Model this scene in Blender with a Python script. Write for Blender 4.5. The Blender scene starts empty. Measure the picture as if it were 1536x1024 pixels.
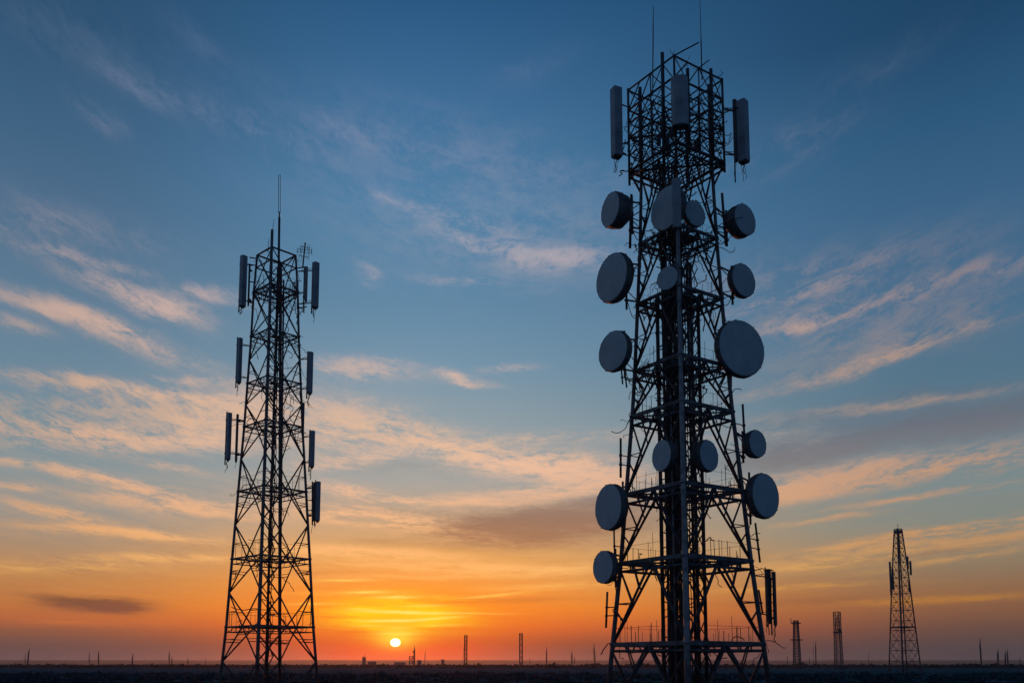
import bpy, bmesh, math, random
from mathutils import Vector, Matrix, noise as mnoise
R = math.radians
sc = bpy.context.scene
C = sc.collection

# ------------------------------------------------------------------ camera
W0, H0, F = 1536.0, 1024.0, 1400.0
PITCH = R(6.75)
HORIZON = 997.0
PPY = HORIZON - F * math.tan(PITCH)          # row of the optical axis
CAM = Vector((0, 0, 2.0))
cd = bpy.data.cameras.new('camera')
cam = bpy.data.objects.new('camera', cd); C.objects.link(cam)
cam.location = CAM
cam.rotation_euler = (R(90) + PITCH, 0, 0)
cd.sensor_width = 36.0; cd.sensor_fit = 'HORIZONTAL'
cd.lens = 36.0 * F / W0
cd.shift_y = (PPY - H0 / 2) / W0
cd.clip_start = 0.1; cd.clip_end = 60000
sc.camera = cam
sc.view_settings.view_transform = 'Standard'
sc.view_settings.look = 'None'
sc.view_settings.exposure = 0.0
sc.view_settings.gamma = 1.0

FW = Vector((0, math.cos(PITCH), math.sin(PITCH)))
UP = Vector((0, -math.sin(PITCH), math.cos(PITCH)))
def ray(px, py):
    return FW + Vector((1, 0, 0)) * ((px - 768) / F) + UP * ((PPY - py) / F)
def pt(px, py, Y):
    d = ray(px, py)
    return CAM + d * (Y / d.y)
def ang(px, py):
    d = ray(px, py).normalized()
    return math.degrees(math.atan2(d.x, d.y)), math.degrees(math.asin(d.z))
def cdepth(p):
    return (Vector(p) - CAM).dot(FW)
def proj(p):
    q = Vector(p) - CAM; d = q.dot(FW)
    return 768 + F * q.x / d, PPY - F * q.dot(UP) / d

# ------------------------------------------------------------------ sun and sky
SUN_PX = (593, 963)
SAZ, SEL = ang(*SUN_PX)
SDIR = ray(*SUN_PX).normalized()
sl = bpy.data.lights.new('sun', 'SUN'); so = bpy.data.objects.new('sun', sl); C.objects.link(so)
sl.energy = 0.28; sl.angle = R(0.6); sl.color = (1.0, 0.21, 0.05)
so.rotation_euler = SDIR.to_track_quat('Z', 'Y').to_euler()

def lin(c):
    return tuple(((v / 255.0) / 12.92 if v <= 10 else (((v / 255.0) + 0.055) / 1.055) ** 2.4) for v in c)

wd = bpy.data.worlds.new("World"); sc.world = wd; wd.use_nodes = True
nt = wd.node_tree; N = nt.nodes; N.clear(); LK = nt.links.new
def node(t, **kw):
    n = N.new(t)
    for k, v in kw.items(): setattr(n, k, v)
    return n
def setin(s, v):
    if hasattr(v, 'is_linked') or isinstance(v, bpy.types.NodeSocket): LK(v, s)
    else: s.default_value = v
def M(op, a, b=None, c=None, clamp=False):
    n = node('ShaderNodeMath', operation=op, use_clamp=clamp)
    setin(n.inputs[0], a)
    if b is not None: setin(n.inputs[1], b)
    if c is not None: setin(n.inputs[2], c)
    return n.outputs[0]
def V(op, a, b=None):
    n = node('ShaderNodeVectorMath', operation=op)
    setin(n.inputs[0], a)
    if b is not None: setin(n.inputs[1], b)
    return n.outputs['Value'] if op in ('DOT_PRODUCT', 'LENGTH') else n.outputs[0]
def XYZ(x, y, z=0.0):
    n = node('ShaderNodeCombineXYZ')
    for i, v in enumerate((x, y, z)): setin(n.inputs[i], v)
    return n.outputs[0]
def SM(x, a, b, lo=0.0, hi=1.0):
    n = node('ShaderNodeMapRange', interpolation_type='SMOOTHSTEP', clamp=True)
    setin(n.inputs[0], x); n.inputs[1].default_value = a; n.inputs[2].default_value = b
    n.inputs[3].default_value = lo; n.inputs[4].default_value = hi
    return n.outputs[0]
def MIXC(f, a, b, mode='MIX'):
    n = node('ShaderNodeMix', data_type='RGBA', blend_type=mode)
    setin(n.inputs['Factor'], f)
    for nm, v in (('A', a), ('B', b)):
        s = [i for i in n.inputs if i.name == nm and i.type == 'RGBA'][0]
        if isinstance(v, tuple): s.default_value = (*v, 1) if len(v) == 3 else v
        else: LK(v, s)
    return [o for o in n.outputs if o.type == 'RGBA'][0]
def NOISE(vec, scale, detail=4, rough=0.55, dist=0.0):
    n = node('ShaderNodeTexNoise', noise_dimensions='3D')
    LK(vec, n.inputs['Vector']); n.inputs['Scale'].default_value = scale
    n.inputs['Detail'].default_value = detail; n.inputs['Roughness'].default_value = rough
    n.inputs['Distortion'].default_value = dist
    return n.outputs['Fac']
ELMAX = 60.0
def RAMP(el, stops, xref):
    n = node('ShaderNodeValToRGB'); r = n.color_ramp; r.interpolation = 'LINEAR'
    st = []
    for y, c in stops:
        e = ang(xref, y)[1] if y >= 0 else -y
        st.append((max(0.0, min(1.0, (e + 2) / (ELMAX + 2))), lin(c)))
    st.sort()
    r.elements[0].position = st[0][0]; r.elements[0].color = (*st[0][1], 1)
    r.elements[1].position = st[-1][0]; r.elements[1].color = (*st[-1][1], 1)
    for p, c in st[1:-1]:
        e = r.elements.new(p); e.color = (*c, 1)
    LK(el, n.inputs[0])
    return n.outputs[0]

tc = node('ShaderNodeTexCoord')
dirv = V('NORMALIZE', tc.outputs['Generated'])
sp = node('ShaderNodeSeparateXYZ'); LK(dirv, sp.inputs[0])
RAD = 180 / math.pi
AZ = M('MULTIPLY', M('ARCTAN2', sp.outputs[0], sp.outputs[1]), RAD)
EL = M('MULTIPLY', M('ARCSINE', sp.outputs[2]), RAD)
elf = M('DIVIDE', M('ADD', EL, 2.0), ELMAX + 2.0, clamp=True)

LEFT = [(0, (42, 80, 113)), (150, (58, 95, 128)), (300, (75, 108, 138)), (450, (92, 124, 148)), (560, (106, 135, 154)), (640, (114, 140, 152)),
        (700, (128, 145, 150)), (760, (144, 144, 140)), (810, (164, 138, 114)), (860, (184, 128, 80)), (900, (190, 116, 64)), (925, (180, 98, 58)),
        (945, (136, 84, 64)), (965, (102, 73, 70)), (985, (78, 68, 78)), (1000, (64, 60, 74)), (1040, (20, 24, 32)), (-60, (22, 54, 92))]
MID = [(0, (39, 87, 130)), (150, (60, 108, 150)), (300, (74, 125, 163)), (450, (92, 134, 164)), (550, (114, 147, 169)), (640, (142, 158, 165)),
       (720, (158, 161, 158)), (780, (186, 158, 128)), (830, (226, 164, 92)), (880, (240, 152, 62)), (915, (246, 132, 34)), (940, (222, 98, 34)),
       (965, (138, 64, 44)), (985, (98, 66, 70)), (1000, (86, 60, 68)), (1040, (20, 24, 32)), (-60, (22, 54, 92))]
RIGHT = [(0, (28, 68, 102)), (150, (42, 86, 122)), (300, (58, 99, 134)), (450, (70, 108, 138)), (550, (80, 114, 136)), (640, (98, 128, 144)), (720, (120, 136, 138)),
         (780, (128, 134, 126)), (840, (138, 120, 98)), (880, (142, 103, 75)), (910, (132, 90, 66)), (940, (104, 75, 66)), (965, (82, 68, 70)), (985, (66, 63, 72)),
         (1000, (52, 53, 64)), (1040, (18, 22, 30)), (-60, (18, 46, 82))]
BACK = [(1040, (12, 22, 32)), (1000, (44, 72, 104)), (900, (50, 84, 120)), (700, (54, 96, 138)), (400, (52, 96, 142)), (0, (44, 78, 116)), (-60, (22, 54, 92))]
WEST = [(1040, (14, 22, 30)), (1000, (70, 82, 100)), (900, (84, 100, 120)), (700, (86, 112, 138)), (400, (70, 110, 146)), (0, (46, 86, 126)), (-60, (22, 54, 92))]
EAST = [(1040, (10, 20, 30)), (1000, (30, 56, 84)), (900, (34, 68, 100)), (700, (36, 80, 118)), (400, (34, 80, 124)), (0, (30, 66, 104)), (-60, (18, 46, 84))]
cL, cM, cR, cB = RAMP(elf, LEFT, 30), RAMP(elf, MID, 620), RAMP(elf, RIGHT, 1500), RAMP(elf, BACK, 768)
cW, cE = RAMP(elf, WEST, 768), RAMP(elf, EAST, 768)
aL, aM, aR = ang(20, 990)[0], ang(610, 990)[0], ang(1510, 990)[0]
sky = MIXC(SM(AZ, aL, aM), cL, cM)
sky = MIXC(SM(AZ, aM, aR), sky, cR)
absaz = M('ABSOLUTE', AZ)
side = MIXC(SM(AZ, -40, 40), cW, cE)
sky = MIXC(SM(absaz, 34, 80), sky, side)
sky = MIXC(SM(absaz, 90, 170), sky, cB)

# cloud fields in (azimuth, elevation) degrees, bent into a fan of streaks
az0 = ang(820, 990)[0]
x_ = M('SUBTRACT', AZ, az0)
fan = M('DIVIDE', EL, M('ADD', 1.0, M('MULTIPLY', M('MULTIPLY', x_, x_), 3.6e-4)))
base = XYZ(AZ, EL, 0.0)
w1 = M('SUBTRACT', NOISE(XYZ(M('MULTIPLY', AZ, 0.16), M('MULTIPLY', fan, 0.5), 3.1), 1.0, 5, 0.62), 0.5)
w2 = M('SUBTRACT', NOISE(XYZ(M('MULTIPLY', AZ, 0.16), M('MULTIPLY', fan, 0.5), 17.7), 1.0, 5, 0.62), 0.5)
wamp = SM(EL, 3.0, 18.0, 0.2, 1.0)
warped = XYZ(M('ADD', AZ, M('MULTIPLY', M('MULTIPLY', w1, 4.5), wamp)), M('ADD', EL, M('MULTIPLY', M('MULTIPLY', w2, 1.9), wamp)), 0.0)
fz = M('ADD', fan, M('MULTIPLY', M('MULTIPLY', w2, 1.6), wamp))
fl_ = M('MULTIPLY', M('LOGARITHM', M('ADD', 1.0, M('MULTIPLY', M('MAXIMUM', fz, 0.0), 0.25)), math.e), 14.0)
st1 = NOISE(XYZ(M('MULTIPLY', AZ, 0.13), M('MULTIPLY', fl_, 0.9), 0.4), 1.0, 9, 0.68)
st2 = NOISE(XYZ(M('MULTIPLY', AZ, 0.45), M('MULTIPLY', fl_, 2.1), 9.4), 1.0, 8, 0.74, 0.45)
st3 = NOISE(XYZ(M('MULTIPLY', AZ, 1.6), M('MULTIPLY', fl_, 5.5), 4.4), 1.0, 6, 0.75, 0.6)
streak = M('ADD', M('ADD', M('MULTIPLY', st1, 0.46), M('MULTIPLY', st2, 0.36)), M('MULTIPLY', st3, 0.18))
strk = SM(streak, 0.41, 0.60, 0.06, 1.85)

def blob(cx, cy, L, Wd, a, s):
    c = ang(cx, cy); ca, sa = math.cos(R(a)), math.sin(R(a))
    e1 = ang(cx + L * ca, cy + L * sa); e2 = ang(cx + Wd * sa, cy - Wd * ca)
    v = (e1[0] - c[0], e1[1] - c[1]); l = math.hypot(*v); th = math.atan2(v[1], v[0])
    w = math.hypot(e2[0] - c[0], e2[1] - c[1])
    d = V('SUBTRACT', warped, (c[0], c[1], 0.0))
    p = V('DOT_PRODUCT', d, (math.cos(th) / l, math.sin(th) / l, 0.0))
    q = V('DOT_PRODUCT', d, (-math.sin(th) / w, math.cos(th) / w, 0.0))
    r2 = M('MULTIPLY_ADD', p, p, M('MULTIPLY', q, q))
    return M('MULTIPLY', M('EXPONENT', M('MULTIPLY', r2, -1.0)), s)
def field(lst):
    acc = None
    for b in lst:
        o = blob(*b)
        acc = o if acc is None else M('ADD', acc, o)
    return acc
LIGHT = [
 (620, 655, 130, 20, 12, .6), (500, 655, 60, 24, 0, .5), (800, 660, 120, 10, -4, .5), (1110, 655, 120, 20, 0, .3), (300, 640, 90, 24, 4, .6), (380, 600, 70, 30, 10, .35), (850, 740, 110, 10, -8, .5),
 (60, 462, 90, 13, 17, 1.0), (180, 503, 90, 13, 20, .95), (120, 385, 80, 9, 14, .5), (200, 446, 90, 15, 22, .75), (265, 470, 50, 16, 14, .55),
 (295, 440, 50, 10, 8, .5), (15, 490, 50, 9, 14, .35), (185, 585, 150, 10, 6, 1.0), (110, 648, 210, 16, 4, 1.5), (285, 615, 120, 20, 6, .9), (60, 610, 120, 14, 6, .5),
 (290, 570, 55, 6, 0, .4), (40, 668, 60, 7, 8, .3), (560, 630, 120, 26, 9, .55), (520, 690, 80, 11, -8, .6), (740, 685, 120, 15, 6, 1.3), (865, 705, 90, 20, 4, 1.2),
 (530, 552, 75, 16, 2, .55), (690, 565, 34, 6, 12, .8), (765, 551, 30, 6, -4, .4), (595, 301, 38, 8, 22, .6), (700, 335, 55, 10, 12, .6),
 (735, 368, 80, 8, 14, .75), (840, 388, 60, 12, -4, .75), (685, 420, 50, 7, 2, .35), (545, 414, 22, 10, 30, .3), (730, 330, 240, 80, 6, .2),
 (120, 60, 200, 50, 20, .1), (640, 190, 200, 40, 10, .13), (420, 200, 120, 20, 18, .14), (1130, 240, 120, 40, -16, .14), (60, 330, 160, 26, 12, .22), (760, 250, 160, 26, 6, .15),
 (205, 130, 55, 14, 36, .3), (140, 170, 48, 14, 34, .26), (540, 205, 70, 20, 8, .3), (330, 180, 130, 16, 24, .16), (800, 100, 50, 18, -25, .16), (290, 55, 50, 14, 36, .12),
 (1215, 200, 70, 20, -28, .2), (1330, 90, 110, 20, -30, .13), (1290, 545, 150, 10, -17, .75), (1390, 508, 70, 10, -14, .55), (1195, 487, 70, 8, -14, .7), (1290, 462, 110, 9, -13, .5), (1420, 420, 150, 13, -15, .34),
 (1190, 445, 60, 10, -14, .35), (1230, 420, 190, 40, -14, .32), (1400, 470, 150, 46, -12, .13), (1250, 520, 170, 34, -14, .12), (1360, 603, 160, 8, -10, .5), (1340, 706, 230, 15, -9.5, 1.9), (1180, 730, 90, 14, -7, 1.5),
 (1240, 777, 60, 4, -7, .5), (1370, 745, 110, 4.5, -9, .6), (1400, 800, 190, 6, -9, 1.1), (1370, 822, 230, 11, -8.5, .8), (1450, 788, 110, 5, -9, .7), (1240, 845, 110, 5, -6, .6), (1430, 838, 120, 5, -9, .45),
 (90, 706, 90, 6, 11, 1.2), (190, 728, 70, 10, 14, 1.0), (20, 731, 40, 5, 6, .5), (250, 700, 50, 6, 12, .4), (90, 770, 70, 7, 12, .9), (200, 800, 110, 7, 4, 1.2), (270, 760, 110, 10, 6, .8),
 (260, 838, 120, 6, 0, .6), (100, 850, 110, 8, 0, .45), (560, 742, 90, 9, 10, .8), (560, 775, 110, 12, 6, 1.1), (640, 792, 100, 8, 8, 1.0), (560, 830, 110, 7, 3, 1.1), (700, 852, 150, 7, 2, 1.3), (640, 865, 110, 4, 0, .6),
 (780, 735, 80, 6, -5, .5), (700, 752, 90, 6, 2, .45), (860, 850, 80, 6, -4, .5), (530, 889, 70, 4, 0, .7), (610, 894, 60, 4, 0, .8), (740, 893, 60, 4, -4, .5), (620, 912, 60, 4, 0, .9),
 (560, 922, 50, 3, 0, .8), (660, 917, 70, 3, 2, .8), (590, 935, 60, 3, 0, .8), (595, 949, 26, 2.5, 0, .9), (1200, 880, 140, 4, -3, .4), (820, 880, 90, 5, -2, .5), (1400, 900, 140, 5, -3, .35), (120, 935, 120, 5, 0, .25),
]
DARK = [
 (1250, 625, 120, 14, -8, .5), (1400, 585, 140, 12, -9, .45), (1330, 652, 220, 24, -11, 1.4), (1480, 622, 150, 30, -9, 1.2), (1190, 690, 90, 18, -6, .9), (1430, 822, 130, 6, -9, .35), (835, 787, 125, 25, -4, 2.6), (750, 800, 90, 15, 0, 1.4), (890, 762, 80, 16, -8, 1.0),
 (148, 906, 60, 9, 2, 3.6), (95, 898, 40, 5, 6, 1.8), (185, 912, 30, 6, 0, 1.8), (280, 815, 70, 8, 4, .3), (580, 812, 70, 6, 2, .3), (600, 770, 70, 6, 4, .2), (600, 700, 90, 12, 2, .15), (470, 860, 60, 6, 0, .25), (1250, 900, 140, 5, -3, .25), (760, 900, 90, 5, 0, .3),
]
lowband = M('MULTIPLY', SM(EL, 1.6, 4.0), SM(EL, 14.0, 8.5))
rightdim = SM(AZ, ang(800, 900)[0], ang(1250, 900)[0], 1.0, 0.35)
mL = M('MULTIPLY_ADD', M('MULTIPLY', lowband, rightdim), 0.07, M('MULTIPLY', field(LIGHT), M('MULTIPLY_ADD', lowband, 0.35, 1.0)))
azfade = SM(absaz, 60, 34)
mL = M('MULTIPLY', mL, 1.0)
back_cl = M('MULTIPLY', SM(absaz, 32, 60), M('MULTIPLY', SM(EL, 3, 10), 0.06))
mL = M('ADD', mL, back_cl)
dL = M('MULTIPLY', mL, strk)
alL = M('MINIMUM', M('SUBTRACT', 1.0, M('EXPONENT', M('MULTIPLY', dL, -1.15))), 0.95)
strkD = SM(streak, 0.62, 0.38, 0.4, 1.3)
dD = M('MULTIPLY', field(DARK), strkD)
alD = M('MINIMUM', M('SUBTRACT', 1.0, M('EXPONENT', M('MULTIPLY', dD, -1.1))), 0.9)
CL = [(0, (104, 122, 158)), (150, (118, 134, 166)), (300, (152, 156, 176)), (400, (186, 172, 176)), (480, (216, 184, 172)), (560, (224, 186, 164)), (640, (230, 186, 152)), (700, (238, 190, 158)),
      (760, (244, 186, 142)), (820, (250, 184, 120)), (870, (255, 190, 106)), (905, (255, 172, 54)), (930, (250, 140, 50)), (950, (200, 110, 80)), (985, (130, 90, 96)), (1040, (30, 30, 40)), (-60, (80, 100, 140))]
CD = [(0, (60, 90, 130)), (500, (84, 104, 128)), (600, (86, 104, 124)), (660, (102, 108, 120)), (720, (132, 120, 118)), (790, (148, 108, 86)), (850, (166, 112, 74)), (905, (104, 64, 56)), (950, (110, 70, 66)), (1040, (30, 30, 40)), (-60, (40, 70, 110))]
clc, cdc = RAMP(elf, CL, 620), RAMP(elf, CD, 700)
dim = SM(AZ, ang(700, 900)[0], ang(1500, 900)[0], 1.0, 0.6)
clc = MIXC(1.0, clc, XYZ(dim, M('POWER', dim, 1.0), M('POWER', dim, 0.94)), 'MULTIPLY')
dimL = SM(AZ, ang(450, 900)[0], ang(-80, 900)[0], 1.0, 0.8)
clc = MIXC(1.0, clc, XYZ(dimL, dimL, dimL), 'MULTIPLY')
alL = M('MULTIPLY', alL, M('MULTIPLY_ADD', alD, -0.75, 1.0))
sky = MIXC(alD, sky, cdc)
sky = MIXC(alL, sky, clc)

# the glow round the sun, then the disc itself
def gauss(cx, cy, L, Wd):
    c = ang(cx, cy); k = 24.3
    d = V('SUBTRACT', base, (c[0], c[1], 0.0)); d = V('MULTIPLY', d, (k / L, k / Wd, 0.0))
    return M('EXPONENT', M('MULTIPLY', V('DOT_PRODUCT', d, d), -1.0))
gm = SM(streak, 0.40, 0.60, 0.62, 1.3)
g3 = gauss(594, 908, 220, 48)
sky = MIXC(M('MULTIPLY', g3, 0.55, clamp=True), sky, lin((255, 124, 8)))
g2 = gauss(594, 986, 160, 44)
sky = MIXC(M('MULTIPLY', g2, 0.95, clamp=True), sky, lin((255, 68, 0)))
g1 = M('MULTIPLY', M('ADD', gauss(596, 922, 92, 26), M('MULTIPLY', gauss(595, 932, 46, 18), 0.5)), gm)
sky = MIXC(M('MINIMUM', M('MULTIPLY', g1, 1.25), 0.97), sky, lin((255, 206, 10)))
g0 = gauss(594, 943, 40, 22)
sky = MIXC(M('MULTIPLY', g0, 0.8, clamp=True), sky, lin((255, 170, 0)))
HOT = [(612, 918, 60, 1.8, 1, 1.1), (583, 930, 34, 2.2, 0, 1.0), (645, 927, 42, 1.8, -3, .8), (596, 949.5, 25, 1.7, 0, 2.2), (600, 941, 18, 1.3, 0, .8), (548, 914, 26, 1.5, 2, .6),
       (600, 896, 34, 2.0, 0, 1.0), (546, 889, 28, 2.0, 0, 1.0), (520, 870, 40, 2, 0, .5), (470, 905, 40, 1.6, 0, .4), (700, 919, 60, 1.3, 1, .7), (560, 938, 26, 1.3, 0, .5), (660, 937, 40, 1.2, 0, .45), (640, 908, 40, 1.6, -2, .6), (730, 893, 40, 2, -5, .5), (595, 960, 12, 1.0, 0, .6)]
hot = M('MULTIPLY', field(HOT), SM(streak, 0.42, 0.58, 0.5, 1.3))
sky = MIXC(M('MINIMUM', M('MULTIPLY', hot, 0.8), 0.92), sky, lin((255, 232, 110)))
EMB = [(520, 948, 70, 2.2, 0, .8), (680, 943, 60, 2.0, 0, .7), (700, 903, 60, 2.2, 0, .5), (500, 925, 50, 2.2, 0, .6), (596, 955, 60, 1.6, 0, .5)]
sky = MIXC(M('MINIMUM', M('MULTIPLY', field(EMB), 0.6), 0.8), sky, lin((236, 92, 8)))
halo = gauss(593.5, 955, 26, 15)
sky = MIXC(M('MULTIPLY', halo, 0.85, clamp=True), sky, lin((255, 226, 60)))
sc_ = ang(*SUN_PX)
sd = V('MULTIPLY', V('SUBTRACT', base, (sc_[0], sc_[1], 0.0)), (24.3 / 7.2, 24.3 / 5.9, 0.0))   # refraction flattens the low sun
disc = SM(V('LENGTH', sd), 1.1, 0.86)
sky = MIXC(disc, sky, (6.0, 4.6, 2.0))
# a physical sky of the same sun adds its share underneath
nish = node('ShaderNodeTexSky', sky_type='NISHITA')
nish.sun_disc = False; nish.sun_elevation = R(max(SEL, 0.5)); nish.sun_rotation = R(SAZ); nish.dust_density = 2.0
bg1 = node('ShaderNodeBackground'); LK(nish.outputs[0], bg1.inputs[0]); bg1.inputs[1].default_value = 0.004
bg2 = node('ShaderNodeBackground'); LK(sky, bg2.inputs[0]); bg2.inputs[1].default_value = 1.0
ad = node('ShaderNodeAddShader'); LK(bg1.outputs[0], ad.inputs[0]); LK(bg2.outputs[0], ad.inputs[1])
wo = node('ShaderNodeOutputWorld'); LK(ad.outputs[0], wo.inputs['Surface'])
wd.cycles.sampling_method = 'MANUAL'; wd.cycles.sample_map_resolution = 1024

# ------------------------------------------------------------------ materials
def mat(name, c, rough=0.6, metal=0.0, var=0.35, scale=1.5, c2=None, spec=0.4, bump=0.0):
    m = bpy.data.materials.new(name); m.use_nodes = True
    t = m.node_tree; b = t.nodes['Principled BSDF']
    tcn = t.nodes.new('ShaderNodeTexCoord')
    nz = t.nodes.new('ShaderNodeTexNoise'); nz.inputs['Scale'].default_value = scale; nz.inputs['Detail'].default_value = 6; nz.inputs['Roughness'].default_value = 0.65
    t.links.new(tcn.outputs['Object'], nz.inputs['Vector'])
    rp = t.nodes.new('ShaderNodeValToRGB')
    rp.color_ramp.elements[0].position = 0.34; rp.color_ramp.elements[1].position = 0.66
    rp.color_ramp.elements[0].color = (*[v * (1 - var) for v in c], 1)
    d = c2 if c2 else tuple(min(1, v * (1 + var)) for v in c)
    rp.color_ramp.elements[1].color = (*d, 1)
    t.links.new(nz.outputs['Fac'], rp.inputs[0]); t.links.new(rp.outputs[0], b.inputs['Base Color'])
    b.inputs['Roughness'].default_value = rough; b.inputs['Metallic'].default_value = metal
    b.inputs['Specular IOR Level'].default_value = spec
    if bump:
        bp = t.nodes.new('ShaderNodeBump'); bp.inputs['Strength'].default_value = bump
        t.links.new(nz.outputs['Fac'], bp.inputs['Height']); t.links.new(bp.outputs[0], b.inputs['Normal'])
    return m
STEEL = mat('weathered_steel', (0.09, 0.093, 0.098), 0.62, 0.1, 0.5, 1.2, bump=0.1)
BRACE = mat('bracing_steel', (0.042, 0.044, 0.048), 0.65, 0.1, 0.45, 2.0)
SKYLIT = mat('skylit_steel', (0.19, 0.19, 0.195), 0.5, 0.2, 0.45, 1.4, bump=0.1)  # lighter copy of the steel, skylight highlights put into its colour
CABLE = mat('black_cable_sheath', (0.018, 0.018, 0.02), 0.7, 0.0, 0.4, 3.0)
RADOME = mat('grey_radome_cloth', (0.40, 0.44, 0.455), 0.75, 0.0, 0.12, 0.6, spec=0.25)
SHROUD = mat('dish_shroud_paint', (0.09, 0.095, 0.10), 0.6, 0.0, 0.3, 2.0)
PANEL = mat('panel_fibreglass', (0.25, 0.275, 0.30), 0.55, 0.0, 0.26, 0.7, spec=0.35)
PCAP = mat('panel_end_cap', (0.05, 0.05, 0.055), 0.6, 0.0, 0.2, 3.0)
FARST = mat('far_tower_steel', (0.06, 0.06, 0.065), 0.7, 0.0, 0.3, 0.6)
CONC = mat('dark_concrete', (0.16, 0.15, 0.14), 0.85, 0.0, 0.3, 0.4)

# ------------------------------------------------------------------ mesh building
class MB:
    def __init__(s): s.v = []; s.f = []; s.sm = []
    def tube(s, pts, r, n=6, cap=True):
        pts = [Vector(p) for p in pts]
        if not isinstance(r, (list, tuple)): r = [r] * len(pts)
        b = len(s.v); ref = None
        for i, p in enumerate(pts):
            if i == 0: t = pts[1] - p
            elif i == len(pts) - 1: t = p - pts[-2]
            else: t = (pts[i + 1] - p).normalized() + (p - pts[i - 1]).normalized()
            if t.length < 1e-9: t = Vector((0, 0, 1))
            t.normalize()
            if ref is None or abs(ref.dot(t)) > 0.98: ref = Vector((0, 0, 1)) if abs(t.z) < 0.9 else Vector((1, 0, 0))
            u = t.cross(ref).normalized(); w = t.cross(u).normalized(); ref = -w.cross(t).cross(t) if False else ref
            for k in range(n):
                a = 2 * math.pi * k / n
                s.v.append(p + (u * math.cos(a) + w * math.sin(a)) * r[i])
        for i in range(len(pts) - 1):
            for k in range(n):
                k2 = (k + 1) % n
                s.f.append((b + i * n + k, b + i * n + k2, b + (i + 1) * n + k2, b + (i + 1) * n + k)); s.sm.append(n > 4)
        if cap:
            s.f.append(tuple(b + k for k in range(n))[::-1]); s.sm.append(False)
            s.f.append(tuple(b + (len(pts) - 1) * n + k for k in range(n))); s.sm.append(False)
        return s
    def bar(s, a, b_, w, h=None):          # rectangular or angle-like bar between two points
        a, b_ = Vector(a), Vector(b_); h = h or w
        t = (b_ - a).normalized(); ref = Vector((0, 0, 1)) if abs(t.z) < 0.95 else Vector((1, 0, 0))
        u = t.cross(ref).normalized() * w / 2; v = u.cross(t).normalized() * h / 2
        b = len(s.v)
        for p in (a, b_):
            for su, sv in ((-1, -1), (1, -1), (1, 1), (-1, 1)): s.v.append(p + u * su + v * sv)
        for q in ((0, 1, 2, 3), (7, 6, 5, 4), (0, 4, 5, 1), (1, 5, 6, 2), (2, 6, 7, 3), (3, 7, 4, 0)):
            s.f.append(tuple(b + i for i in q)); s.sm.append(False)
        return s
    def box(s, c, d, rz=0.0):
        c = Vector(c); m = Matrix.Rotation(rz, 3, 'Z'); b = len(s.v)
        for z in (-1, 1):
            for x, y in ((-1, -1), (1, -1), (1, 1), (-1, 1)):
                s.v.append(c + m @ Vector((x * d[0] / 2, y * d[1] / 2, z * d[2] / 2)))
        for q in ((3, 2, 1, 0), (4, 5, 6, 7), (0, 1, 5, 4), (1, 2, 6, 5), (2, 3, 7, 6), (3, 0, 4, 7)):
            s.f.append(tuple(b + i for i in q)); s.sm.append(False)
        return s
    def lathe(s, prof, n=40, axis='-Y', smooth=True):   # profile of (offset along axis, radius)
        b = len(s.v)
        for y, r in prof:
            for k in range(n):
                a = 2 * math.pi * k / n
                s.v.append(Vector((r * math.cos(a), y, r * math.sin(a))))
        for i in range(len(prof) - 1):
            for k in range(n):
                k2 = (k + 1) % n
                s.f.append((b + i * n + k, b + (i + 1) * n + k, b + (i + 1) * n + k2, b + i * n + k2)); s.sm.append(smooth)
        s.f.append(tuple(b + k for k in range(n))); s.sm.append(False)
        s.f.append(tuple(b + (len(prof) - 1) * n + k for k in range(n))[::-1]); s.sm.append(False)
        return s
    def build(s, name, m, parent=None, mw=None):
        me = bpy.data.meshes.new(name)
        me.from_pydata([tuple(p) for p in s.v], [], s.f)
        for p, q in zip(me.polygons, s.sm): p.use_smooth = q
        me.materials.append(m); me.update()
        bm = bmesh.new(); bm.from_mesh(me); bmesh.ops.recalc_face_normals(bm, faces=bm.faces); bm.to_mesh(me); bm.free()
        o = bpy.data.objects.new(name, me); C.objects.link(o)
        if parent: o.parent = parent
        return o
def empty(name, loc, label=None, cat=None, group=None):
    o = bpy.data.objects.new(name, None); C.objects.link(o); o.location = loc; o.empty_display_size = 0.5
    if label: o['label'] = label
    if cat: o['category'] = cat
    if group: o['group'] = group
    return o
def tag(o, label=None, cat=None, group=None, kind=None):
    for k, v in (('label', label), ('category', cat), ('group', group), ('kind', kind)):
        if v: o[k] = v
    return o

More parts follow.
